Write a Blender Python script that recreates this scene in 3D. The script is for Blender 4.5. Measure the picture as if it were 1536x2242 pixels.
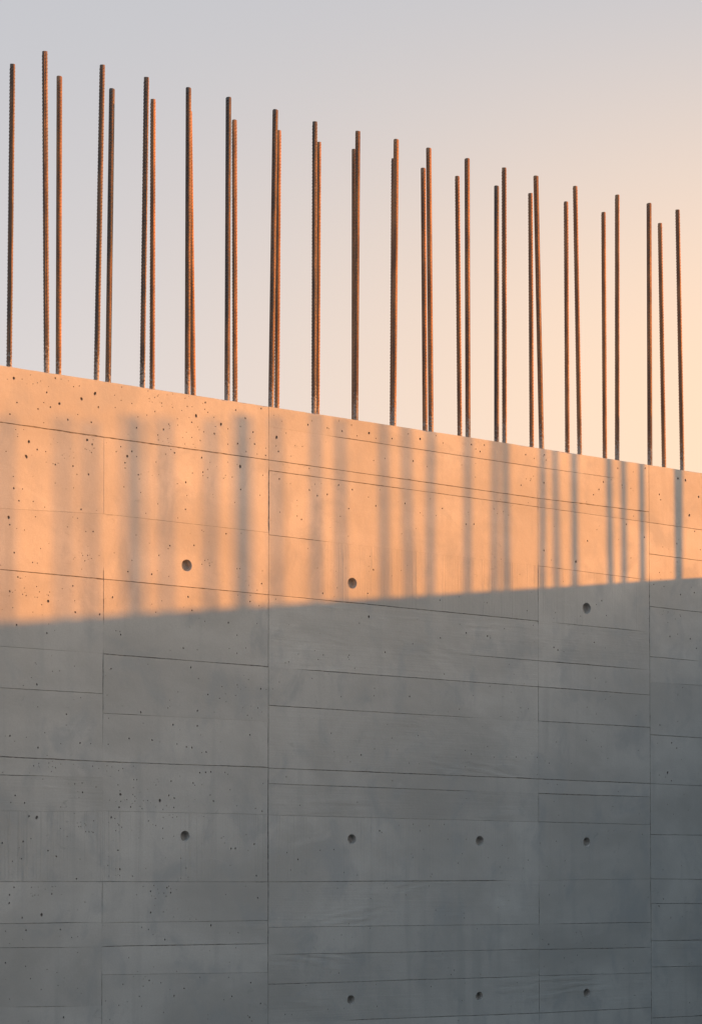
import bpy, math, random
import numpy as np
from mathutils import Vector, Matrix
from mathutils.geometry import delaunay_2d_cdt

for o in list(bpy.data.objects):
    bpy.data.objects.remove(o)
scene = bpy.context.scene
COL = scene.collection
random.seed(11)

# ------------------------------------------------------------------ camera
# World axes: X along the wall (right), Y into the wall, Z up.  Wall face is y = 0.
F_PX, W_PX, H_PX = 5000.0, 1536.0, 2242.0
PHI, PITCH, Y_HOR = math.radians(36.62), math.radians(2.037), 1952.4
Y_PP = Y_HOR - F_PX * math.tan(PITCH)
R_ = np.array([math.cos(PHI), -math.sin(PHI), 0.0])
D_ = np.array([math.sin(PHI) * math.cos(PITCH), math.cos(PHI) * math.cos(PITCH), math.sin(PITCH)])
U_ = np.cross(R_, D_)
CAM = np.array([-8.35 * math.sin(PHI), -8.35 * math.cos(PHI), 1.6])

cam_data = bpy.data.cameras.new('camera')
cam = bpy.data.objects.new('camera', cam_data)
COL.objects.link(cam)
cam_data.sensor_fit = 'HORIZONTAL'
cam_data.sensor_width = 36.0
cam_data.lens = F_PX / W_PX * 36.0
cam_data.shift_y = (Y_PP - H_PX / 2) / W_PX
cam_data.clip_end = 2000.0
cam.matrix_world = Matrix(((R_[0], U_[0], -D_[0], CAM[0]),
                           (R_[1], U_[1], -D_[1], CAM[1]),
                           (R_[2], U_[2], -D_[2], CAM[2]),
                           (0, 0, 0, 1)))
scene.camera = cam


def at(px, py, Y=0.0):
    """pixel of the photograph -> point on the vertical plane y = Y"""
    v = R_ * (px - W_PX / 2) / F_PX + D_ - U_ * (py - Y_PP) / F_PX
    return CAM + v * ((Y - CAM[1]) / v[1])


# ------------------------------------------------------------------ light
BETA = math.radians(29.0)            # sun azimuth, off the wall line towards the viewer's side
TAN_E = 0.416 / (3.251 / math.cos(BETA))
ELEV = math.atan(TAN_E)              # about 6 degrees: low evening sun
SUN_DIR = Vector((math.cos(BETA) * math.cos(ELEV), -math.sin(BETA) * math.cos(ELEV), math.sin(ELEV)))
sun_data = bpy.data.lights.new('sun', 'SUN')
sun_data.energy = 4.7
sun_data.color = (1.0, 0.295, 0.012)
sun_data.angle = math.radians(0.6)
sun = bpy.data.objects.new('sun', sun_data)
sun.rotation_euler = SUN_DIR.to_track_quat('Z', 'Y').to_euler()
COL.objects.link(sun)

world = bpy.data.worlds.new('World')
scene.world = world
world.use_nodes = True
wn, wl = world.node_tree.nodes, world.node_tree.links
wn.clear()
w_out = wn.new('ShaderNodeOutputWorld')
w_bg = wn.new('ShaderNodeBackground')
w_tc = wn.new('ShaderNodeTexCoord')
w_sky = wn.new('ShaderNodeTexSky')
w_sky.sky_type = 'NISHITA'
w_sky.sun_disc = False
w_sky.sun_elevation = ELEV
w_sky.sun_rotation = math.radians(90) + BETA
w_sky.dust_density = 3.0


def wmath(op, a, b=None, c=None):
    n = wn.new('ShaderNodeMath')
    n.operation = op
    for k, v in enumerate((a, b, c)):
        if v is None:
            continue
        if isinstance(v, (int, float)):
            n.inputs[k].default_value = v
        else:
            wl.new(v, n.inputs[k])
    return n.outputs[0]


def wstep(v, lo, hi):
    n = wn.new('ShaderNodeMapRange')
    n.interpolation_type = 'SMOOTHSTEP'
    wl.new(v, n.inputs[0])
    n.inputs[1].default_value, n.inputs[2].default_value = lo, hi
    return n.outputs[0]


def wmix(f, a, b):
    n = wn.new('ShaderNodeMix')
    n.data_type = 'RGBA'
    if isinstance(f, float):
        n.inputs[0].default_value = f
    else:
        wl.new(f, n.inputs[0])
    for k, v in ((6, a), (7, b)):
        if isinstance(v, tuple):
            n.inputs[k].default_value = v + (1,)
        else:
            wl.new(v, n.inputs[k])
    return n.outputs[2]


w_sep = wn.new('ShaderNodeSeparateXYZ')
wl.new(w_tc.outputs['Generated'], w_sep.inputs[0])
w_dot = wn.new('ShaderNodeVectorMath')
w_dot.operation = 'DOT_PRODUCT'
wl.new(w_tc.outputs['Generated'], w_dot.inputs[0])
w_dot.inputs[1].default_value = (math.cos(BETA), -math.sin(BETA), 0)
toward = w_dot.outputs['Value']      # 1 towards the sun's azimuth, -1 away from it
height = w_sep.outputs['Z']
SKY_K = 0.5
k_ = lambda c: tuple(x * SKY_K for x in c)
c_low = wmix(wstep(height, 0.10, 0.40), k_((0.86, 0.77, 0.74)), k_((0.615, 0.61, 0.64)))
c_sky = wmix(wstep(height, 0.36, 0.80), c_low, k_((0.47, 0.655, 0.80)))
warm = wmath('MULTIPLY', wstep(toward, -0.05, 0.33), wstep(height, 0.41, 0.20))
c_sky = wmix(warm, c_sky, k_((1.18, 0.825, 0.565)))
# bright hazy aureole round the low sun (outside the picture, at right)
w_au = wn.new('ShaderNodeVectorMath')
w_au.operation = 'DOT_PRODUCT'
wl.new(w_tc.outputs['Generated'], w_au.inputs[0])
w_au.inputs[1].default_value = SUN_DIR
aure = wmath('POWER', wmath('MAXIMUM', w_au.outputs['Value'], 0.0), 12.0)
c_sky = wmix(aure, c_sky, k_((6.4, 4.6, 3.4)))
# physical sky blended in
w_scale = wn.new('ShaderNodeVectorMath')
w_scale.operation = 'SCALE'
wl.new(w_sky.outputs[0], w_scale.inputs[0])
w_scale.inputs['Scale'].default_value = 0.12
c_sky = wmix(0.12, c_sky, w_scale.outputs[0])
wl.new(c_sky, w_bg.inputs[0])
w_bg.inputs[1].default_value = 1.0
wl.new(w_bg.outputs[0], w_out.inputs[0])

vs = scene.view_settings
vs.view_transform = 'Standard'
vs.look = 'None'
vs.gamma = 1.0
vs.use_curve_mapping = False
vs.exposure = 1.0
scene.render.engine = 'CYCLES'


# ------------------------------------------------------------------ materials
class Nodes:
    def __init__(self, name):
        self.m = bpy.data.materials.new(name)
        self.m.use_nodes = True
        self.n, self.l = self.m.node_tree.nodes, self.m.node_tree.links
        self.n.clear()
        self.out = self.n.new('ShaderNodeOutputMaterial')
        self.b = self.n.new('ShaderNodeBsdfPrincipled')
        self.l.new(self.b.outputs[0], self.out.inputs[0])
        self.tc = self.n.new('ShaderNodeTexCoord').outputs['Object']

    def put(self, sock, v):
        if isinstance(v, (int, float)):
            sock.default_value = v
        elif isinstance(v, tuple):
            sock.default_value = v + (1,) if len(v) == 3 and len(sock.default_value) == 4 else v
        else:
            self.l.new(v, sock)

    def scaled(self, s, off=(0, 0, 0), src=None):
        n = self.n.new('ShaderNodeMapping')
        n.inputs['Scale'].default_value = s
        self.put(n.inputs['Location'], off)
        self.l.new(src or self.tc, n.inputs[0])
        return n.outputs[0]

    def noise(self, vec, scale=1.0, detail=3.0, rough=0.55, dist=0.0):
        n = self.n.new('ShaderNodeTexNoise')
        self.l.new(vec, n.inputs['Vector'])
        n.inputs['Scale'].default_value = scale
        n.inputs['Detail'].default_value = detail
        n.inputs['Roughness'].default_value = rough
        n.inputs['Distortion'].default_value = dist
        return n.outputs[0]

    def ramp(self, v, lo, hi, a=0.0, b=1.0):
        n = self.n.new('ShaderNodeMapRange')
        n.interpolation_type = 'SMOOTHSTEP'
        self.l.new(v, n.inputs[0])
        for k, x in zip((1, 2, 3, 4), (lo, hi, a, b)):
            n.inputs[k].default_value = x
        return n.outputs[0]

    def math(self, op, a, b=0.0):
        n = self.n.new('ShaderNodeMath')
        n.operation = op
        self.put(n.inputs[0], a)
        self.put(n.inputs[1], b)
        return n.outputs[0]

    def mix(self, f, a, b, mode='MIX'):
        n = self.n.new('ShaderNodeMix')
        n.data_type = 'RGBA'
        n.blend_type = mode
        self.put(n.inputs[0], f)
        self.put(n.inputs[6], a)
        self.put(n.inputs[7], b)
        return n.outputs[2]

    def bump(self, h, strength, dist, prev=None):
        n = self.n.new('ShaderNodeBump')
        n.inputs['Strength'].default_value = strength
        n.inputs['Distance'].default_value = dist
        self.l.new(h, n.inputs['Height'])
        if prev:
            self.l.new(prev, n.inputs['Normal'])
        return n.outputs[0]

    def finish(self, col, rough, normal=None, metal=0.0, spec=0.3):
        self.put(self.b.inputs['Base Color'], col)
        self.put(self.b.inputs['Roughness'], rough)
        self.b.inputs['Metallic'].default_value = metal
        self.b.inputs['Specular IOR Level'].default_value = spec
        if normal:
            self.l.new(normal, self.b.inputs['Normal'])
        return self.m


def concrete(name, grain=0.0, comb=0.0, base=(0.54, 0.562, 0.552)):
    s = Nodes(name)
    rnd = s.n.new('ShaderNodeObjectInfo').outputs['Random']
    # cloudy tone, blotches, dark-grey damp stains with their own outline
    cloud = s.noise(s.scaled((1.6, 1.6, 2.4)), 1.0, 4, 0.6, 0.4)
    col = s.mix(s.ramp(cloud, 0.30, 0.70), tuple(x * 0.77 for x in base), tuple(x * 1.04 for x in base))
    blotch = s.noise(s.scaled((7, 7, 5), (3, 1, 0)), 1.0, 5, 0.62, 0.6)
    col = s.mix(s.ramp(blotch, 0.48, 0.70, 0, 0.75), col, (base[0] * 0.72, base[1] * 0.755, base[2] * 0.80))
    run = s.noise(s.scaled((16, 16, 1.1), (0, 0, 4)), 1.0, 3, 0.5, 0.2)
    col = s.mix(s.ramp(run, 0.53, 0.76, 0, 0.55), col, (base[0] * 0.74, base[1] * 0.76, base[2] * 0.78))
    pale = s.noise(s.scaled((4, 4, 9), (9, 0, 2)), 1.0, 4, 0.6, 0.8)
    col = s.mix(s.ramp(pale, 0.60, 0.80, 0, 0.40), col, tuple(x * 1.16 for x in base))
    scuff = s.noise(s.scaled((26, 26, 34), (1, 7, 3)), 1.0, 4, 0.7, 1.0)
    scuffm = s.math('MULTIPLY', s.ramp(scuff, 0.60, 0.72), s.ramp(s.noise(s.scaled((3, 3, 3), (5, 5, 5)), 1.0, 2), 0.50, 0.66))
    col = s.mix(s.math('MULTIPLY', scuffm, 0.75), col, (base[0] * 0.55, base[1] * 0.58, base[2] * 0.60))
    fine = s.noise(s.scaled((190, 190, 190)), 1.0, 3, 0.7)
    col = s.mix(s.ramp(fine, 0.30, 0.75, 0, 0.28), col, tuple(x * 0.62 for x in base))
    tone = s.math('MULTIPLY_ADD', rnd, 0.10)
    n = tone.node
    n.inputs[2].default_value = 0.95
    col = s.mix(1.0, col, s.mix(1.0, (1, 1, 1), tone, 'MULTIPLY'), 'MULTIPLY')
    nrm = s.bump(s.noise(s.scaled((55, 55, 55)), 1.0, 5, 0.65), 0.35, 0.002)
    nrm = s.bump(s.noise(s.scaled((6, 6, 6)), 1.0, 3, 0.5), 0.30, 0.010, nrm)
    if grain:
        # print of sawn timber: long fibres bending round knots
        bend = s.noise(s.scaled((0.38, 1.0, 2.6), (4, 0, 2)), 1.0, 1, 0.4, 0.2)
        rings = s.math('SINE', s.math('ADD', s.math('MULTIPLY', bend, 170.0), s.math('MULTIPLY', s.noise(s.scaled((6, 1, 30)), 1.0, 3, 0.6), 9.0)))
        patch = s.ramp(s.noise(s.scaled((2.3, 1, 4.5), (2, 0, 8)), 1.0, 3, 0.6), 0.47, 0.64)
        g = s.math('MULTIPLY', s.ramp(rings, -1.0, 1.0), patch)
        fib = s.math('MULTIPLY', s.noise(s.scaled((3, 4, 120)), 1.0, 4, 0.65), 1.1)
        nrm = s.bump(s.math('ADD', g, fib), 0.32 * grain, 0.0026, nrm)
        col = s.mix(s.math('MULTIPLY', s.ramp(g, 0.5, 1.0), 0.11 * grain), col, tuple(x * 0.6 for x in base))
    if comb:
        # fine upright scores of a scraped panel
        st = s.noise(s.scaled((125, 1, 1.3), (0, 0, 1)), 1.0, 4, 0.7)
        patch = s.ramp(s.noise(s.scaled((4.2, 1, 1.6), (7, 0, 3)), 1.0, 3), 0.36, 0.58)
        sc = s.math('MULTIPLY', s.ramp(st, 0.50, 0.72), patch)
        nrm = s.bump(sc, 0.85 * comb, 0.004, nrm)
        col = s.mix(s.math('MULTIPLY', sc, 0.22 * comb), col, tuple(x * 0.65 for x in base))
    return s.finish(col, s.ramp(cloud, 0.2, 0.8, 0.78, 0.92), nrm, 0.0, 0.25)


M_PLAIN = concrete('concrete_plain')
M_GRAIN = concrete('concrete_timber_print', grain=1.0)
M_COMB = concrete('concrete_scraped', comb=0.55)
M_DARK = concrete('concrete_dark_low_bounce', base=(0.15, 0.15, 0.15))  # darkened so the unseen return wall bounces less light
M_LIGHT = concrete('concrete_lightly_scraped', comb=0.4)
MATS = {'l': M_LIGHT, 'p': M_PLAIN, 'g': M_GRAIN, 'c': M_COMB, 'd': M_DARK}


def make_dirt():
    s = Nodes('joint_dirt')
    n = s.noise(s.scaled((60, 60, 60)), 1.0, 3)
    return s.finish(s.mix(s.ramp(n, 0.3, 0.7), (0.25, 0.25, 0.245), (0.47, 0.475, 0.465)), 0.95)


M_DIRT = make_dirt()


def make_pore():
    s = Nodes('pore_concrete')
    n = s.noise(s.scaled((150, 150, 150)), 1.0, 2)
    return s.finish(s.mix(n, (0.22, 0.215, 0.205), (0.34, 0.33, 0.32)), 0.95)


M_PORE = make_pore()


def make_mortar():
    s = Nodes('tie_hole_mortar')
    n = s.noise(s.scaled((90, 90, 90)), 1.0, 4, 0.7)
    return s.finish(s.mix(s.ramp(n, 0.3, 0.7), (0.34, 0.345, 0.335), (0.50, 0.495, 0.48)), 0.92,
                    s.bump(n, 0.6, 0.003))


M_MORTAR = make_mortar()


def make_rust(name, c1, c2, grey):
    s = Nodes(name)
    rnd = s.n.new('ShaderNodeObjectInfo').outputs['Random']
    off = s.n.new('ShaderNodeCombineXYZ')
    s.l.new(s.math('MULTIPLY', rnd, 37.0), off.inputs[2])
    o = off.outputs[0]
    a = s.noise(s.scaled((60, 60, 6), o), 1.0, 4, 0.65)
    b = s.noise(s.scaled((160, 160, 90), o), 1.0, 4, 0.7)
    col = s.mix(s.ramp(a, 0.34, 0.66), c1, c2)
    col = s.mix(s.ramp(b, 0.55, 0.78, 0, 0.5), col, (0.075, 0.052, 0.042))
    # some bars keep more grey mill scale than others
    scale_amt = s.ramp(rnd, 0.0, 1.0, grey[0], grey[1])
    col = s.mix(s.math('MULTIPLY', scale_amt, s.ramp(a, 0.35, 0.6)), col, (0.085, 0.080, 0.078))
    # cement splash on the foot of the bar
    sep = s.n.new('ShaderNodeSeparateXYZ')
    s.l.new(s.tc, sep.inputs[0])
    foot = s.ramp(sep.outputs['Z'], 0.34, 0.12)
    spl = s.noise(s.scaled((130, 130, 110), o), 1.0, 3, 0.7)
    m = s.math('GREATER_THAN', s.math('ADD', s.math('MULTIPLY', foot, 0.30), spl), 0.71)
    col = s.mix(s.math('MULTIPLY', m, 0.8), col, (0.34, 0.32, 0.30))
    return s.finish(col, s.ramp(b, 0.3, 0.7, 0.55, 0.82), s.bump(b, 0.4, 0.0012), 0.0, 0.4)


M_RUST = make_rust('rusty_steel', (0.33, 0.185, 0.100), (0.19, 0.100, 0.058), (0.0, 0.35))
M_SCALE_SHADE = make_rust('scaled_and_shaded_steel', (0.22, 0.138, 0.090), (0.092, 0.066, 0.054), (0.35, 0.95))  # mill scale on front bars; also shadow put into two rear bars' colour


def make_soil():
    s = Nodes('site_soil')
    a = s.noise(s.scaled((0.6, 0.6, 0.6)), 1.0, 5, 0.6)
    b = s.noise(s.scaled((22, 22, 22)), 1.0, 5, 0.7)
    col = s.mix(s.ramp(a, 0.35, 0.65), (0.085, 0.080, 0.074), (0.125, 0.118, 0.110))
    col = s.mix(s.ramp(b, 0.45, 0.75, 0, 0.6), col, (0.05, 0.047, 0.043))
    return s.finish(col, 0.95, s.bump(b, 0.7, 0.03))


M_SOIL = make_soil()


# ------------------------------------------------------------------ helpers
def new_obj(name, verts, faces, mats, fmat=None, parent=None, smooth=None):
    me = bpy.data.meshes.new(name)
    me.from_pydata([tuple(v) for v in verts], [], faces)
    for m in mats:
        me.materials.append(m)
    if fmat is not None:
        me.polygons.foreach_set('material_index', fmat)
    if smooth is not None:
        me.polygons.foreach_set('use_smooth', smooth)
    me.update()
    o = bpy.data.objects.new(name, me)
    COL.objects.link(o)
    if parent:
        o.parent = parent
    return o


def tag(o, label=None, cat=None, group=None, kind=None):
    if label:
        o['label'] = label
    if cat:
        o['category'] = cat
    if group:
        o['group'] = group
    if kind:
        o['kind'] = kind
    return o


def empty(name):
    o = bpy.data.objects.new(name, None)
    o.empty_display_size = 0.2
    COL.objects.link(o)
    return o


def box(x0, x1, y0, y1, z0, z1):
    v = [(x0, y0, z0), (x1, y0, z0), (x1, y1, z0), (x0, y1, z0), (x0, y0, z1), (x1, y0, z1), (x1, y1, z1), (x0, y1, z1)]
    f = [(0, 3, 2, 1), (4, 5, 6, 7), (0, 1, 5, 4), (1, 2, 6, 5), (2, 3, 7, 6), (3, 0, 4, 7)]
    return v, f


def vnoise(t, seed):
    """smooth 1-D value noise, 0..1"""
    i = math.floor(t)
    f = t - i
    f = f * f * (3 - 2 * f)
    h = lambda k: (math.sin(k * 127.1 + seed * 311.7) * 43758.5453) % 1.0
    return h(i) * (1 - f) + h(i + 1) * f


# ------------------------------------------------------------------ ground
def build_ground():
    n, half = 90, 300.0
    g = [math.copysign(abs(t) ** 2.2, t) * half for t in np.linspace(-1, 1, n)]
    vs_, fs = [], []
    for j, y in enumerate(g):
        for i, x in enumerate(g):
            z = -0.02
            if y < -0.6 and not (-0.6 < x - 2.97 < 0.6):
                z += 0.05 * (vnoise(x * 1.7, 1) + vnoise(y * 1.9 + x * 0.6, 2) - 1.0)
            vs_.append((x, y, z))
    for j in range(n - 1):
        for i in range(n - 1):
            a = j * n + i
            fs.append((a, a + 1, a + n + 1, a + n))
    o = new_obj('ground', vs_, fs, [M_SOIL], smooth=[True] * len(fs))
    tag(o, 'bare trampled brown soil of the building site', kind='structure')


build_ground()

# ------------------------------------------------------------------ the wall: lists read off the photograph
Z_TOP = 3.339
uA, uB, uC, uD = (at(226, 1400)[0], at(587.5, 1500)[0], at(1178, 1500)[0], at(1422, 1500)[0])
U0 = at(0, 1500)[0]
U1 = at(1536, 1500)[0]

# Tie holes: centre pixel, height in pixels
HOLES = [(409, 1238, 27), (771, 1277, 25), (1284, 1332, 25), (405, 1831, 24), (770, 1838, 23), (1050, 1842, 23),
         (1284, 1844, 21), (768, 2190, 21), (1049, 2182, 20), (1284, 2175, 20)]

# Horizontal form joints per column: (y at the column's left joint, y at its right joint, groove mm, from px, to px)
CUTS = {
    'A': [(924, 957, 4.4, -99, 999), (1113, 1125, 0.5, -99, 999), (1247, 1268, 3.2, -99, 999), (1415, 1431, 1.2, -99, 130),
          (1506, 1519, 2.0, -99, 999), (1657, 1668, 4.0, -99, 999), (1697, 1703, 2.2, -99, 110), (1776, 1778, 0.5, -99, 999),
          (1931, 1931, 1.7, -99, 999), (2023, 2020, 2.4, -99, 168), (2076, 2074, 1.5, -99, 165), (2206, 2203, 1.8, 40, 150)],
    'B': [(957, 1007, 4.2, 0, 999), (1125, 1166, 0.7, 0, 999), (1268, 1302, 3.0, 0, 999), (1432, 1460, 3.2, 0, 999),
          (1562, 1580, 2.0, 0, 320), (1668, 1681, 4.0, 0, 999), (1776, 1784, 0.8, 0, 999), (1931, 1931.5, 1.6, 0, 999),
          (2021, 2016, 1.7, 250, 600), (2073, 2067, 2.8, 220, 576), (2135, 2130, 0.8, 0, 999)],
    'C': [(934, 1023, 2.6, 735, 1240), (1007, 1091, 3.0, 0, 1500), (1030, 1110, 2.4, 0, 1500), (1171, 1239, 2.3, 0, 700), (1302, 1360, 2.8, 0, 1500),
          (1398, 1447, 2.2, 1030, 1500), (1461, 1504, 3.0, 670, 1500), (1545, 1580, 2.4, 0, 1030), (1682, 1706, 3.6, 0, 1500),
          (1716, 1738, 2.6, 0, 1020), (1785, 1800, 1.0, 0, 1500), (1931.5, 1928, 2.6, 0, 1090), (2031, 2024, 1.4, 0, 1500),
          (2091, 2079, 2.0, 620, 1500), (2156, 2138, 2.3, 0, 1150), (2241, 2219, 2.6, 770, 1500)],
    'D': [(1023, 1057, 1.8, 0, 1335), (1091, 1121, 3.2, 0, 1500), (1110, 1144, 2.2, 0, 1500), (1239, 1270, 1.6, 0, 1400), (1360, 1384, 3.0, 1225, 1390),
          (1447, 1467, 2.6, 0, 1398), (1504, 1522, 3.2, 0, 1500), (1579, 1593, 2.6, 0, 1500), (1706, 1716, 4.0, 0, 1500),
          (1738, 1745, 3.0, 0, 1405), (1800, 1806, 2.2, 0, 1416), (1928, 1925, 0.7, 0, 1500), (2024, 2020, 2.4, 1230, 1500),
          (2080, 2075, 2.2, 0, 1420), (2137, 2131, 1.6, 0, 1500), (2219, 2207, 1.8, 0, 1500)],
    'E': [(1144, 1160, 2.0, 0, 1999), (1213, 1228, 2.4, 0, 1999), (1328, 1341, 3.0, 0, 1999), (1438, 1448, 2.8, 0, 1520), (1494, 1501, 1.4, 1490, 1999),
          (1609, 1616, 3.0, 0, 1999), (1716, 1721, 2.8, 0, 1999), (1828, 1829, 2.8, 0, 1999), (1925, 1926, 2.3, 0, 1999),
          (1979, 1979, 2.8, 0, 1999), (2061, 2059, 2.4, 0, 1999), (2118, 2116, 1.2, 0, 1999), (2230, 2225, 2.6, 0, 1999)],
}
# surface of each panel from the top down: p plain, g timber print, c scraped, l lightly scraped
SURF = {'A': 'pppppppgcpppp', 'B': 'pppppppcpgpp', 'C': 'pppplggpgpglgpggp', 'D': 'pppplgppppplpppgp', 'E': 'pppppppppppggp'}
# vertical joints: strength (mm) along y in pixels
VERT = {
    'A': [(0, 0.0), (1120, 0.0), (1240, 0.2), (1262, 2.8), (1352, 2.8), (1370, 0.3), (1425, 0.3), (1434, 2.4), (1520, 2.2), (1620, 0.9),
          (1640, 0.2), (1925, 0.2), (1935, 1.7), (2018, 1.5), (2040, 0.3), (2125, 0.3), (2140, 1.7), (2242, 1.6)],
    'B': [(0, 2.4), (930, 2.4), (1005, 1.4), (1024, 1.2), (1031, 5.0), (1158, 4.6), (1168, 1.2), (1295, 1.4), (1306, 3.2), (1480, 2.4),
          (1700, 3.0), (1730, 5.0), (1820, 6.0), (1920, 5.0), (1980, 3.2), (2242, 2.6)],
    'C': [(0, 0.0), (1085, 0.1), (1090, 2.0), (1112, 2.0), (1116, 0.2), (1236, 0.3), (1241, 3.0), (1358, 2.8), (1364, 0.2), (1500, 0.3), (1506, 3.2),
          (1580, 3.0), (1590, 0.8), (1700, 0.4), (1735, 0.4), (1741, 2.6), (1798, 2.4), (1806, 0.5), (1925, 0.5), (1936, 2.6), (2020, 2.2),
          (2030, 0.4), (2130, 0.4), (2138, 2.4), (2218, 2.0), (2242, 0.6)],
    'D': [(0, 2.0), (1100, 1.6), (1265, 1.4), (1275, 3.4), (1600, 3.0), (1900, 3.4), (2242, 3.4)],
}
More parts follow.
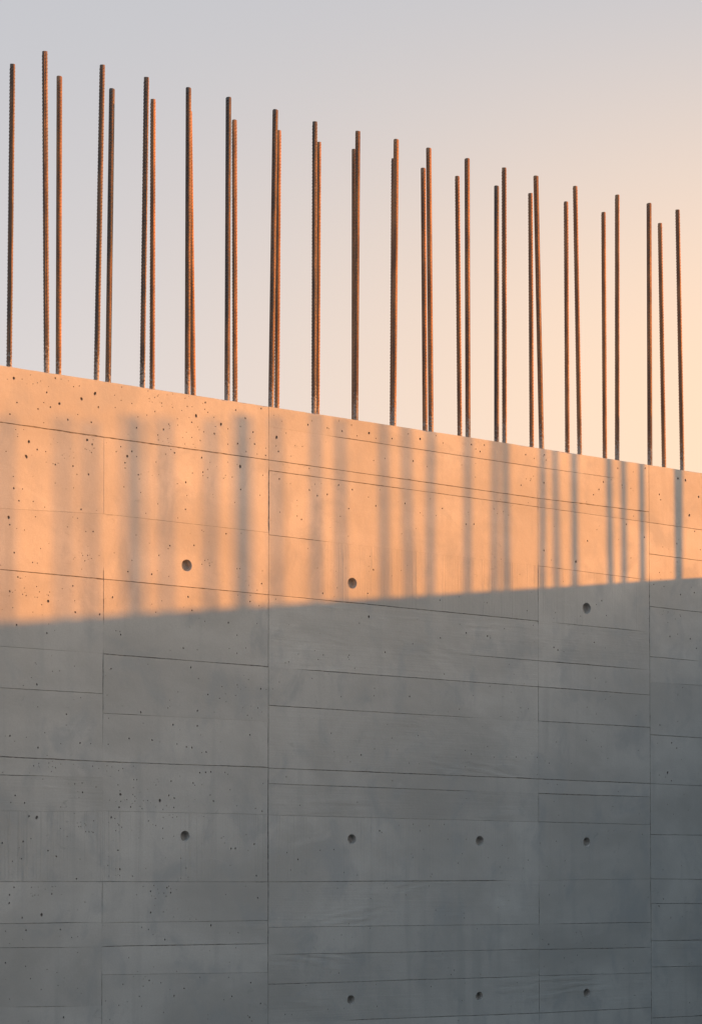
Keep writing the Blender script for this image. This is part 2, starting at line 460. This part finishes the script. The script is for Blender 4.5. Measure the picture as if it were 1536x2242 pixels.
# Air holes seen in the photograph (crop scale, origin, then x,y,size triples; sizes 1..3)
PORES = [
    (0.4037, 0, 750, """75 193 3 300 193 2 203 218 1 430 235 1 253 270 2 515 276 3 558 262 2 442 305 3 92 325 2 237 325 1 322 331 3 273 350 2
533 350 2 206 360 2 54 388 2 422 390 1 657 313 1 715 330 1 625 352 1 803 262 1 876 328 1 935 352 1 985 368 1 1113 325 2 1063 397 3 1042 348 1
840 374 1 1126 378 1 1160 405 1 1278 366 2 1330 410 2 1416 357 2 748 403 1 796 393 1 368 418 2 495 432 2 740 462 2 914 442 1 886 471 2
1040 432 2 1198 443 3 1236 468 1 1162 494 2 1168 455 1 1303 455 1 1372 485 2 1080 473 1 1105 484 1 473 528 3 500 552 2 202 580 2 157 537 3
143 618 3 33 590 1 96 510 1 690 616 3 715 590 2 678 652 2 740 618 1 630 592 1 927 580 1 946 598 2 898 605 1 1093 624 2 396 670 2 300 662 2
288 657 1 846 648 1 1380 550 2 1288 548 2 1335 592 1 1302 672 3 1286 662 1 1440 612 2 1453 630 1 1234 648 1 480 715 2 418 715 1 750 717 2
755 740 1 1100 703 2 1125 688 1 1125 733 1 1100 722 1 1222 720 1 1425 720 1 1007 758 2 1043 708 1 672 783 1 762 813 1 75 790 2 103 858 2
300 762 1 1304 797 2 1272 867 1 47 948 3 53 988 2 1005 905 2 1013 830 1 855 875 1 440 905 2 420 953 1 180 862 1 163 912 1 466 1025 1
505 1025 2 738 1044 1 1226 1037 2 1103 1025 1 77 1140 2 921 1102 2 912 1118 1 1052 1100 2 716 1182 1 1128 1178 1 1110 1182 1 1136 1210 1
1285 1227 1 1300 1227 1 694 1243 2 823 1257 2 97 1272 2 53 1350 2 261 1403 3 395 1320 2 408 1463 2 610 1382 2 1020 1380 2 1041 1453 2
1356 1405 2 1418 1308 2 90 1532 2 254 1577 2 654 1585 2 1238 1520 2 540 1475 2"""),
    (0.4037, 560, 850, """282 198 2 262 222 3 387 215 2 467 232 2 303 177 1 163 243 1 112 266 3 613 243 3 650 272 1 738 273 2 826 247 1 890 275 3 976 257 1
510 283 2 548 258 1 1014 297 1 1168 305 2 1238 308 2 1192 330 1 1215 343 2 1462 360 2 1300 388 2 110 313 1 122 343 2 252 316 1 700 380 1
852 395 2 638 392 1 143 465 2 38 473 1 127 492 2 272 480 1 320 520 1 448 525 2 523 550 2 290 552 2 387 576 2 333 583 2 650 638 2 503 653 2
1011 652 2 808 625 2 1190 482 1 1437 526 2 1490 492 1 1465 492 1 980 528 2 890 676 1 1140 737 2 1182 737 2 130 672 1 247 712 2 458 695 1
790 790 1 1095 905 2 637 985 2 553 1027 2 606 1113 2 362 1113 2 28 1060 2 997 1150 2 1140 1328 2 1255 1345 2 1000 1355 2 612 1240 3"""),
    (0.349, 1000, 900, """93 210 2 172 212 2 120 238 1 143 253 1 430 275 2 484 297 1 549 275 2 560 307 1 860 292 2 1008 358 2 1180 358 2 1385 423 3
1432 434 3 243 300 2 400 466 2 460 435 1 435 428 1 545 450 2 480 408 1 918 445 2 966 430 1 890 492 2 856 525 2 1035 465 2 1037 482 1
1105 382 1 1090 485 1 1268 523 2 1277 557 2 1515 538 3 1456 654 3 1378 833 2 818 815 2 745 945 3 545 875 2 590 935 1 1062 710 2 1175 792 2
1490 755 2 812 570 1 57 708 2 105 710 2 1290 853 1 1525 870 2 1090 922 1 908 1190 2 873 1215 1 618 1265 1 775 1287 1 937 1283 1 1234 1088 2
1402 1152 2 1488 1140 2 195 1413 2 210 1424 1 55 1393 2 607 1484 2 632 1500 2 860 1452 2 1335 1415 2 1383 1400 1 1462 1430 2"""),
    (0.4037, 0, 1400, """994 48 2 1070 57 1 1243 50 1 1333 47 1 602 160 2 1034 153 2 1203 257 1 1413 269 2 200 245 2 205 367 1 360 407 2 1127 300 2
763 396 2 892 405 2 1070 388 2 938 464 2 1070 470 2 700 538 2 825 547 2 54 524 2 206 588 2 434 563 2 587 570 1 960 568 1 1011 584 2
1041 588 2 1118 612 2 1355 519 2 433 750 2 405 785 1 521 802 1 447 831 2 653 842 3 655 880 1 573 908 3 646 912 2 708 910 2 640 790 1 643 713 1
725 762 1 742 762 1 723 805 1 800 875 1 867 875 3 915 848 2 945 862 2 928 770 2 1047 780 2 1083 724 2 1115 722 2 1143 720 2 1220 722 1
1157 878 2 1140 845 1 500 935 2 199 967 3 157 960 2 603 967 2 885 967 1 645 1008 1 660 1020 1 125 1098 2 168 1082 1 260 1147 2 305 1178 2
640 1145 2 12 1106 2 1253 1136 2 1276 1135 2 1378 1112 2 1335 1060 1 650 1248 2 585 1228 1 1390 1283 2 718 1285 1 414 1300 2 76 1346 2
52 1387 2 281 1382 2 816 1368 2 905 1348 2 925 1375 2 925 1355 1 1397 1403 2 816 1483 2 50 1432 2 1421 933 2 1385 918 1 82 848 2 133 888 2"""),
    (0.4037, 560, 1400, """230 80 1 365 85 1 500 97 1 160 128 1 640 52 2 700 70 2 127 232 1 305 212 1 640 307 1 833 310 2 880 523 1 1135 603 1 1255 582 1
425 610 1 570 628 2 512 665 1 830 672 1 165 747 1 740 768 1 1290 640 1 238 900 1 550 884 1 670 1040 2 348 1145 1 228 1195 2 188 1252 1 550 1280 1
478 1265 1 850 1185 1 1040 1085 1 1140 1085 1 1095 1215 1 1335 1118 1 1475 1198 1 1258 1185 1 850 25 1 1020 1005 1 890 1040 1"""),
    (0.2838, 1100, 1400, """705 25 1 427 83 2 713 300 1 795 330 1 793 463 1 650 525 1 1493 70 2 1472 183 3 1360 347 2 1505 357 2 1350 430 1 1350 635 1
1212 662 2 1303 800 2 1342 840 2 1272 1030 3 1300 1092 2 415 793 1 645 780 1 1048 858 1 420 1120 1 395 1252 1 432 1358 1 850 1290 1 1052 1348 1
1430 1318 1 1235 1780 1 197 1705 1 45 1690 1 480 1710 1 290 1573 1 1240 2005 2 1205 2060 2 1170 2055 2 760 830 1 810 920 1"""),
    (0.5, 0, 1900, """60 87 2 42 120 2 226 115 1 658 105 2 732 90 1 748 108 1 182 207 3 97 220 2 40 156 1 658 197 1 362 247 2 114 275 2 264 272 2 620 262 1
650 272 1 722 316 2 923 254 2 1128 133 2 1043 286 1 380 352 2 340 373 1 4 356 1 24 418 2 112 433 1 206 447 1 133 487 1 254 517 1 180 535 1
653 495 2 627 520 1 538 512 1 773 455 1 806 530 2 762 562 2 1097 505 2 1000 482 1 1015 565 2 1140 596 2 438 577 2 450 555 2 462 585 1 520 604 1
620 608 1 278 657 2 1092 657 2 1084 650 1 610 565 1 1340 517 1 1032 352 1 1277 645 1"""),
    (0.5, 768, 1900, """158 90 1 865 337 2 1050 330 1 1200 337 1 1370 150 2 1350 172 2 1398 218 1 452 450 1 567 468 1 1235 410 1 1450 215 1 1300 130 1
868 120 1 933 80 1 690 145 1 240 120 1 1480 420 1 1405 500 1 1240 560 1 110 512 1"""),
]


def all_pores():
    out = []
    for sc, ox, oy, txt in PORES:
        v = [int(t) for t in txt.split()]
        for i in range(0, len(v), 3):
            x, y, s = ox + v[i] * sc, oy + v[i + 1] * sc, v[i + 2]
            p = at(x, y)
            r = {1: 0.0018, 2: 0.0028, 3: 0.0046}[s]
            out.append((p[0], p[2], r))
    rg = random.Random(5)
    for _ in range(900):                 # the many smaller ones between them, denser towards the upper left
        x, y = rg.uniform(-60, 1600), rg.uniform(820, 2300)
        dens = 0.35 + 0.65 * max(0.0, 1 - x / 1300) * (1.0 if y < 1350 else 0.75)
        if rg.random() > dens:
            continue
        p = at(x, y)
        out.append((p[0], p[2], rg.uniform(0.0010, 0.0020)))
    for _ in range(46):                  # crowded little patches where air was trapped, many along the joints
        x, y = rg.choice(((rg.uniform(0, 1500), rg.uniform(830, 2220)), (rg.uniform(0, 560), rg.choice((815, 930, 1260, 1660, 1740, 1950)) + rg.uniform(0, 60))))
        for _k in range(rg.randint(4, 11)):
            p = at(x + rg.gauss(0, 26), y + rg.gauss(0, 9))
            out.append((p[0], p[2], rg.uniform(0.0009, 0.0019)))
    for _ in range(500):                 # wall beyond the frame
        u = rg.choice((rg.uniform(-4.4, -1.5), rg.uniform(1.85, 2.8)))
        out.append((u, rg.uniform(0.1, 3.3), rg.choice((0.0014, 0.002, 0.0034))))
    for _ in range(150):
        out.append((rg.uniform(-1.5, 1.9), rg.uniform(0.05, 1.05), rg.choice((0.0014, 0.002, 0.0034))))
    return out


def interp(tab, t):
    if t <= tab[0][0]:
        return tab[0][1]
    for (a, va), (b, vb) in zip(tab, tab[1:]):
        if t <= b:
            return va + (vb - va) * (t - a) / max(b - a, 1e-9)
    return tab[-1][1]


DEPTH_J = 0.0040       # depth at which neighbouring panels meet at the bottom of the joint
BACK = 0.036
panel_count = [0]


def build_panel(parent, quad, widths, surf, pores, holes, xf=None):
    """One cast panel.  quad: (u,z) corners bl, br, tr, tl; widths: four functions t->half groove (m) for bottom, right, top, left."""
    panel_count[0] += 1
    seed = panel_count[0]
    rg = random.Random(seed)
    y0 = rg.uniform(0.0, 0.0005)                         # panels stand a hair proud of one another
    tilt = (rg.uniform(-.0001, .0001), rg.uniform(-.0002, .0002))
    q = [Vector(p) for p in quad]
    cen = (q[0] + q[1] + q[2] + q[3]) / 4
    outer, front = [], []
    for e in range(4):
        a, b = q[e], q[(e + 1) % 4]
        L = (b - a).length
        n = max(3, int(L / 0.022))
        d = (b - a).normalized()
        inn = Vector((-d.y, d.x))
        for i in range(n):
            t = i / n
            p = a + (b - a) * t
            wob = (0.35 + 0.75 * vnoise(t * L * 5, seed * 4 + e + 0.2)) * (0.6 + 1.2 * vnoise(t * L * 28, seed * 4 + e) * vnoise(t * L * 90, seed * 4 + e + 0.5))
            w = widths[e](t) * wob * 1.25 + 0.00004
            outer.append(p)
            if i == 0:                                    # corner: inset from both edges
                pd = (q[e] - q[e - 1]).normalized()
                pin = Vector((-pd.y, pd.x))
                wp = widths[e - 1](1.0) * 0.7 + 0.00004
                front.append(p + inn * w + pin * wp)
            else:
                end = min(t, 1 - t) * L
                front.append(p + inn * w)
    N = len(outer)
    verts2 = list(front)
    edges = [(i, (i + 1) % N) for i in range(N)]
    owner = [-1] * N
    loops = []
    u_lo, u_hi = min(p.x for p in q), max(p.x for p in q)
    taken = []
    for kind, u, z, r in [('h', h[0], h[1], h[2]) for h in holes] + [('p', p[0], p[1], p[2]) for p in pores]:
        m = r * 1.7 + 0.0045
        if not (u_lo + m < u < u_hi - m):
            continue
        s = (u - u_lo) / (u_hi - u_lo)
        zb = q[0].y + (q[1].y - q[0].y) * s
        zt = q[3].y + (q[2].y - q[3].y) * s
        if not (zb + m < z < zt - m):
            continue
        if any((u - a) ** 2 + (z - b) ** 2 < (r * 1.7 + c * 1.7) ** 2 for a, b, c in taken):
            continue
        taken.append((u, z, r))
        base = len(verts2)
        if kind == 'h':
            k = 28
            pts = [(u + r * math.cos(2 * math.pi * i / k) * (1 + .03 * (vnoise(i * .7, seed) - .5)),
                    z + r * math.sin(2 * math.pi * i / k) * (1 + .03 * (vnoise(i * .9, seed + 3) - .5))) for i in range(k)]
        else:
            k = 7
            el, ang = rg.uniform(1.0, 1.6), rg.uniform(-.5, .5)
            ph = rg.uniform(0, 1)
            pts = []
            for i in range(k):
                a = 2 * math.pi * (i + ph) / k
                px, pz = r * math.cos(a), r * math.sin(a) * el
                pts.append((u + px * math.cos(ang) - pz * math.sin(ang), z + px * math.sin(ang) + pz * math.cos(ang)))
        verts2 += [Vector(p) for p in pts]
        owner += [len(loops)] * k
        edges += [(base + i, base + (i + 1) % k) for i in range(k)]
        loops.append((kind, u, z, r, base, k))
    res = delaunay_2d_cdt(verts2, edges, [], 0, 1e-7)
    rv, rf, orig = res[0], res[2], res[3]
    own = [owner[o[0]] if o else -2 for o in orig]
    onf = [bool(o) and o[0] < N for o in orig]
    plane = lambda p: y0 + tilt[0] * (p[0] - cen.x) + tilt[1] * (p[1] - cen.y)
    V = [(p[0], plane(p), p[1]) for p in rv]
    faces, fm, sm = [], [], []

    def inside(x, y):
        c = False
        j = N - 1
        for i in range(N):
            a, b = front[i], front[j]
            if (a.y > y) != (b.y > y) and x < (b.x - a.x) * (y - a.y) / (b.y - a.y) + a.x:
                c = not c
            j = i
        return c

    for t in rf:
        o3 = [own[i] for i in t]
        if o3[0] >= 0 and o3[0] == o3[1] == o3[2]:
            continue
        if all(onf[i] for i in t):
            cx = sum(rv[i][0] for i in t) / 3
            cy = sum(rv[i][1] for i in t) / 3
            if not inside(cx, cy):
                continue
        faces.append(tuple(t) if len(t) else t)
        fm.append(0)
        sm.append(False)
    # joint flanks
    b0 = len(V)
    V += [(p.x, plane(p), p.y) for p in front]
    V += [(p.x, DEPTH_J, p.y) for p in outer]
    V += [(p.x, BACK, p.y) for p in outer]
    for i in range(N):
        j = (i + 1) % N
        faces.append((b0 + i, b0 + N + i, b0 + N + j, b0 + j)); fm.append(1); sm.append(False)
        faces.append((b0 + N + i, b0 + 2 * N + i, b0 + 2 * N + j, b0 + N + j)); fm.append(1); sm.append(False)
    # pores: little bowls
    cups = []
    for kind, u, z, r, base, k in loops:
        rim = [(verts2[base + i].x, verts2[base + i].y) for i in range(k)]
        if kind == 'h':
            cups.append((u, z, r, rim))
            continue
        b = len(V)
        dep = min(0.010, r * 1.9)
        V += [(p[0], plane(p), p[1]) for p in rim]
        V += [(u + (p[0] - u) * 0.82, plane(p) + dep * 0.7, z + (p[1] - z) * 0.82) for p in rim]
        V.append((u, y0 + dep, z))
        for i in range(k):
            j = (i + 1) % k
            faces.append((b + i, b + j, b + k + j, b + k + i)); fm.append(2); sm.append(True)
            faces.append((b + k + i, b + k + j, b + 2 * k)); fm.append(2); sm.append(True)
    # outward (-y) facing
    o = new_obj({'g': 'timber_marked_panel', 'c': 'scored_panel', 'l': 'scored_panel'}.get(surf, 'concrete_panel'), V, faces, [MATS[surf], M_DIRT, M_PORE], fm, parent, sm)
    import bmesh
    bm = bmesh.new()
    bm.from_mesh(o.data)
    for f in bm.faces:
        if f.material_index == 0 and f.normal.y > 0:
            f.normal_flip()
    bm.to_mesh(o.data)
    bm.free()
    for u, z, r, rim in cups:
        k = len(rim)
        cv, cf, cs = [], [], []
        prof = [(1.0, -0.0002), (0.95, 0.002), (0.87, 0.0190), (0.82, 0.0205), (0.55, 0.0200)]
        for s_, d_ in prof:
            cv += [(u + (p[0] - u) * s_, plane(p) + d_, z + (p[1] - z) * s_) for p in rim]
        cv.append((u, y0 + 0.0207, z))
        for a in range(len(prof) - 1):
            for i in range(k):
                j = (i + 1) % k
                cf.append((a * k + i, a * k + j, (a + 1) * k + j, (a + 1) * k + i)); cs.append(True)
        a = len(prof) - 1
        for i in range(k):
            cf.append((a * k + i, a * k + (i + 1) % k, len(cv) - 1)); cs.append(True)
        h = new_obj('tie_hole', cv, cf, [M_MORTAR], None, o, cs)
    return o


def const(w):
    return lambda t: w


def build_main_wall():
    v, f = box(-4.4, 3.10, 0.035, 0.32, -0.25, Z_TOP - 0.003)
    wall = empty('concrete_wall')
    new_obj('wall_core', v, f, [M_PLAIN], None, wall)
    tag(wall, 'tall grey board-marked concrete wall in low orange sunlight, lower half in shade', 'wall', kind='thing')
    pores = all_pores()
    holes = []
    for x, y, h in HOLES:
        p = at(x, y)
        r = (at(x, y - h / 2)[2] - at(x, y + h / 2)[2]) / 2
        holes.append((p[0], p[2], r * 0.97))
    for u in (-3.55, -2.2, 2.42):
        for z in (2.79, 1.72, 0.62):
            holes.append((u, z, 0.0195))
    for u in (-0.71, 0.01, 0.61, 1.17):
        holes.append((u, 0.62, 0.0195))
    cols = [('A', -1.62, uA), ('B', uA, uB), ('C', uB, uC), ('D', uC, uD), ('E', uD, 2.21)]
    near = {}
    vj = {}
    for key, x in (('A', 226), ('B', 587.5), ('C', 1178), ('D', 1422)):
        tab = sorted((at(x, y)[2], w * 0.0005) for y, w in VERT[key] if y)
        vj[key] = [(-1, tab[0][1])] + tab
    left_of = {'A': None, 'B': 'A', 'C': 'B', 'D': 'C', 'E': 'D'}
    right_of = {'A': 'A', 'B': 'B', 'C': 'C', 'D': 'D', 'E': None}
    pxl = {'A': 0, 'B': 226, 'C': 588, 'D': 1178, 'E': 1422}
    pxr = {'A': 226, 'B': 588, 'C': 1178, 'D': 1422, 'E': 1536}
    for key, ua, ub in cols:
        cuts = []                                   # (z left, z right, half-width fn over u)
        for ya, yb, w, xa, xb in CUTS[key]:
            pa, pb = at(pxl[key], ya), at(pxr[key], yb)
            sl = (pb[2] - pa[2]) / (pb[0] - pa[0])
            za = pa[2] + sl * (ua - pa[0])
            zb = pa[2] + sl * (ub - pa[0])
            u_a, u_b = at(xa, ya)[0], at(xb, yb)[0]

            def wf(u, w=w, u_a=u_a, u_b=u_b):
                m = min((u - u_a) / 0.10 + 0.5, (u_b - u) / 0.10 + 0.5, 1.0)
                return 0.0005 * max(w * max(m, 0.0), 0.12)
            cuts.append((za, zb, wf))
        zl = cuts[-1][0]
        for z in (0.78, 0.52, 0.26):
            if z < zl - 0.1:
                cuts.append((z, z, const(0.0009)))
        rows = [(Z_TOP, Z_TOP, lambda u: 0.0003 + 0.006 * vnoise(u * 23, 5.5) ** 5 + 0.0025 * vnoise(u * 7, 2.5) ** 3)] + cuts + [(-0.2, -0.2, const(0.0))]
        surf = SURF[key]
        for i in range(len(rows) - 1):
            t, b = rows[i], rows[i + 1]
            quad = [(ua, b[0]), (ub, b[1]), (ub, t[1]), (ua, t[0])]
            L = ub - ua
            wb = lambda s, b=b: b[2](ua + L * s)
            wt = lambda s, t=t: t[2](ub - L * s)
            lk, rk = left_of[key], right_of[key]
            wl_ = (lambda s, t=t, b=b: interp(vj[lk], t[0] + (b[0] - t[0]) * s)) if lk else const(0.0013)
            wr_ = (lambda s, t=t, b=b: interp(vj[rk], b[1] + (t[1] - b[1]) * s)) if rk else const(0.0013)
            build_panel(wall, quad, (wb, wr_, wt, wl_), surf[i] if i < len(surf) else 'p', pores, holes)
    # the wall goes on beyond the picture on both sides
    for ua, ub in ((-4.4, -2.95), (-2.95, -1.62), (2.21, 2.85)):
        zs = [Z_TOP, 3.09, 2.62, 2.31, 2.02, 1.62, 1.42, 1.16, 0.9, 0.6, 0.3, -0.2]
        for i in range(len(zs) - 1):
            w = const(random.uniform(0.0005, 0.0018))
            build_panel(wall, [(ua, zs[i + 1]), (ub, zs[i + 1]), (ub, zs[i]), (ua, zs[i])],
                        (const(0.0011), const(0.0013), const(0.0011), const(0.0013)), random.choice('ppgc'), pores, holes)
    return wall


main_wall = build_main_wall()

# ------------------------------------------------------------------ the return wall that throws the shade (right of the frame)
X_RET = 2.85
D_R = (X_RET - 1.8127) / math.cos(BETA)
Z_RET = 2.9032 + D_R * TAN_E


def build_return_wall():
    v, f = box(0.036, 7.6, 0.035, 0.25, -0.25, Z_RET - 0.003)  # run lengthened and colour darkened to cut light low on the tall wall
    w = empty('concrete_wall')
    new_obj('wall_core', v, f, [M_DARK], None, w)
    # local X runs out from the main wall (world -Y), local Y into the wall (world +X)
    w.matrix_world = Matrix(((0, 1, 0, X_RET), (-1, 0, 0, 0), (0, 0, 1, 0), (0, 0, 0, 1)))
    tag(w, 'lower concrete return wall standing square to the tall wall at its right', 'wall', kind='thing')
    zs = [Z_RET, 2.72, 2.3, 1.9, 1.5, 1.1, 0.7, 0.3, -0.2]
    us = [0.012, 1.2, 2.4, 3.6, 5.2, 7.6]
    for a, b in zip(us, us[1:]):
        for i in range(len(zs) - 1):
            hs = [(0.5 * (a + b), 0.5 * (zs[i] + zs[i + 1]), 0.0195)] if i in (1, 4, 6) else []
            build_panel(w, [(a, zs[i + 1]), (b, zs[i + 1]), (b, zs[i]), (a, zs[i])],
                        (const(0.0011), const(0.0013), const(0.0011 if i else 0.0004), const(0.0013)), 'd', [], hs)
    return w


build_return_wall()


def build_shade_bank():
    """unseen earth bank added behind the viewer to darken the lower tall wall"""
    nx, prof = 60, [(0.0, -0.1), (-0.25, 0.9), (-0.7, 2.2), (-1.1, 3.4), (-1.5, 4.4), (-2.2, 4.9), (-6.0, 5.1)]
    vs_, fs = [], []
    for i in range(nx + 1):
        x = -12.0 + 14.6 * i / nx
        for k, (dy, z) in enumerate(prof):
            vs_.append((x, -8.0 + dy + 0.35 * (vnoise(x * 1.3 + k * 3.1, k) - 0.5), z + (0.25 * (vnoise(x * 1.9, k + 9) - 0.5) if k else 0)))
    m = len(prof)
    for i in range(nx):
        for k in range(m - 1):
            a = i * m + k
            fs.append((a, a + 1, a + m + 1, a + m))
    o = new_obj('added_shade_bank', vs_, fs, [M_SOIL], smooth=[True] * len(fs))  # added out of view to darken and cool the tall wall's lower part
    tag(o, 'unseen added bank of dark earth that shades the lower tall wall', kind='structure')


build_shade_bank()


# ------------------------------------------------------------------ reinforcing bars
def rebar_mesh(length, seed, R=0.0090):
    rg = random.Random(seed)
    V, F, S = [], [], []
    k = 14
    nz = 26
    for j in range(nz + 1):
        z = length * j / nz
        for i in range(k):
            a = 2 * math.pi * i / k
            V.append((R * math.cos(a), R * math.sin(a), z))
    for j in range(nz):
        for i in range(k):
            a, b = j * k + i, j * k + (i + 1) % k
            F.append((a, b, b + k, a + k)); S.append(True)
    # sheared end, a touch slanted
    top = nz * k
    sl = rg.uniform(-.12, .12)
    for i in range(k):
        x, y, z = V[top + i]
        V[top + i] = (x, y, z + sl * x)
    F.append(tuple(top + i for i in range(k))); S.append(False)
    # two lengthwise ribs
    for sgn in (1, -1):
        b = len(V)
        for z in (0.0, length - 0.001):
            for x, y in ((R * 0.97, -0.0016), (R + 0.0012, -0.0007), (R + 0.0012, 0.0007), (R * 0.97, 0.0016)):
                V.append((sgn * x, sgn * y, z))
        for i in range(3):
            F.append((b + i, b + i + 1, b + i + 5, b + i + 4)); S.append(False)
    # slanted crescent ribs on both halves
    pitch, n = 0.0125, 7
    z0 = 0.012
    while z0 < length - 0.016:
        for half in (0, 1):
            b = len(V)
            zz = z0 + (pitch / 2 if half else 0) + rg.uniform(-.0006, .0006)
            for i in range(n):
                s = i / (n - 1)
                a = math.pi * (0.07 + 0.86 * s) + math.pi * half
                hgt = 0.0012 * math.sin(math.pi * s) ** 0.6 + 0.00005
                zc = zz + (s - 0.5) * 0.013
                ca, sa = math.cos(a), math.sin(a)
                for dr, dz in ((-0.0003, -0.0022), (hgt, -0.0007), (hgt, 0.0007), (-0.0003, 0.0022)):
                    V.append(((R + dr) * ca, (R + dr) * sa, zc + dz))
            for i in range(n - 1):
                for c in range(3):
                    p = b + i * 4 + c
                    F.append((p, p + 4, p + 5, p + 1)); S.append(False)
        z0 += pitch
    me = bpy.data.meshes.new('rebar')
    me.from_pydata(V, [], F)
    me.materials.append(M_RUST)
    me.polygons.foreach_set('use_smooth', S)
    me.update()
    return me


EMBED = 0.12
L_MESH = 1.28
BARS = [rebar_mesh(L_MESH, s) for s in range(3)]
SHORT = [rebar_mesh(0.82, s + 9, 0.0073) for s in range(2)]
Y_FRONT = 0.055
Y_REAR = 0.255
rb = random.Random(3)


def place_bar(base, top, spin, meshes, length, label, group, mat=None):
    """bar whose axis runs from base (on the wall's top) through top (its cut end); 12 cm more is cast in"""
    b, t = Vector(base), Vector(top)
    d = (t - b).normalized()
    foot = b - d * EMBED
    o = bpy.data.objects.new('rebar', rb.choice(meshes))
    COL.objects.link(o)
    s = (t - foot).length / length
    rot = Vector((0, 0, 1)).rotation_difference(d).to_matrix() @ Matrix.Rotation(spin, 3, 'Z')
    o.matrix_world = Matrix.Translation(foot) @ rot.to_4x4() @ Matrix.Diagonal((1, 1, s, 1))
    o.material_slots[0].link = 'OBJECT'
    o.material_slots[0].material = mat or M_RUST
    tag(o, label, 'rebar', group)
    return o


# (row, top x, top y, foot x, foot y where the wall's edge cuts it, label)
ORD = ['first', 'second', 'third', 'fourth', 'fifth', 'sixth', 'seventh', 'eighth', 'ninth', 'tenth', 'eleventh', 'twelfth',
       'thirteenth', 'fourteenth', 'fifteenth']
PAIRS = [((98, 112, 102, 815), (130, 167, 128, 820)), ((224, 142, 211, 832), (245, 194, 236.5, 837)), ((320.5, 169, 311.5, 849), (335, 217, 333, 852)),
         ((412.5, 192, 410, 862), (414.5, 243, 423, 864)), ((500, 213, 497, 876), (513, 263, 514.5, 880)), ((602.5, 240, 593, 890), (610, 286, 606, 892)),
         ((689, 266, 687, 905), (697.5, 311, 694, 907)), ((783, 287, 778.5, 918), (775, 327, 774.5, 917)), ((867, 305, 861, 931), (861.5, 347, 858, 930)),
         ((938, 324, 943, 945), (926, 368, 930, 943)), ((1022, 347, 1024, 958), (1000.5, 386, 1006, 954)), ((1103, 367, 1104, 971), (1086.5, 407, 1086.5, 967)),
         ((1172.5, 385, 1185, 983), (1160.5, 423, 1163.5, 978)), ((1258.5, 408, 1268.5, 995), (1238.5, 442, 1241.5, 991)),
         ((1350.5, 427, 1350.5, 1007), (1320.5, 465, 1323.5, 1002))]
GROUP = 'rusty rebar standing in two rows along the wall top'


def bar_from_pixels(tx, ty, bx, by, row, label):
    Y = Y_FRONT if row == 'f' else Y_REAR
    T, B = at(tx, ty, Y), at(bx, by, Y)
    d = (T - B) / (T[2] - B[2])
    base = B + d * (Z_TOP - B[2])
    dark = (row == 'f' and tx < 700) or tx < 60 or 240 < tx < 250 or 1080 < tx < 1090  # leftmost bar and second pair's rear bar: neighbours' shadow put into colour
    return place_bar(base, T, rb.uniform(0, 6.28), BARS, L_MESH, label, GROUP, M_SCALE_SHADE if dark else M_RUST)


def build_bars():
    bar_from_pixels(27.5, 140, 20, 802, 'r', 'dark single rebar at the far left edge, left of the first close pair')
    for i, (a, b) in enumerate(PAIRS):
        ra, rb_ = ('left', 'right') if a[0] <= b[0] else ('right', 'left')
        bar_from_pixels(*a, 'f', f'taller {ra} rebar of the {ORD[i]} close pair from the left')
        bar_from_pixels(*b, 'r', f'shorter {rb_} rebar of the {ORD[i]} close pair from the left')
    bar_from_pixels(1420, 445, 1422, 1019, 'f', 'third rebar from the right edge, above the right vertical joint of the wall')
    bar_from_pixels(1444, 489, 1453, 1023, 'r', 'second rebar from the right edge, shorter than both its neighbours')
    bar_from_pixels(1482.5, 459, 1493, 1028, 'f', 'rightmost rebar on the wall top, leaning slightly left')
    # the rows go on beyond the picture
    for Y, us in ((Y_FRONT, (-1.62, -1.86, -2.09, -2.33, -2.57, 2.17, 2.38, 2.59)),
                  (Y_REAR, (-1.76, -1.99, -2.22, -2.47, 2.22, 2.43, 2.64))):
        for u in us:
            place_bar((u, Y, Z_TOP), (u + rb.uniform(-.02, .02), Y + rb.uniform(-.01, .01), 4.47), rb.uniform(0, 6.28), BARS, L_MESH,
                      'rebar further along the wall top, beyond the sides of the picture', 'rebar of the wall top outside the picture')


build_bars()

# bars of the return wall: each one set where its shadow on the tall wall asks for it
SHADOWS = [(-60, 1), (12, 0), (141, 0), (198, 1), (286, 0), (308, 1), (366, 1), (461, 0), (525, 0), (541, 1), (607, 1), (692, 0), (747, 1), (842, 0),
           (896, 1), (941, 0), (1023, 0), (1082, 1), (1109, 0), (1186, 0), (1219, 1), (1258, 0), (1336, 0), (1366, 1), (1406, 0), (1483, 0), (1488, 1)]


def build_return_bars():
    for i, (x, row) in enumerate(SHADOWS):
        P = at(x, 1270)
        X = X_RET + (0.06 if row == 0 else 0.17)
        y = -(X - P[0]) * math.tan(BETA)
        place_bar((X, y, Z_RET), (X + rb.uniform(-.006, .006), y + rb.uniform(-.007, .003), Z_RET + 0.69 + rb.uniform(-.015, .015)),
                  rb.uniform(0, 6.28), SHORT, 0.82, 'short rebar on top of the lower return wall outside the picture',
                  'rebar of the return wall outside the picture')


build_return_bars()
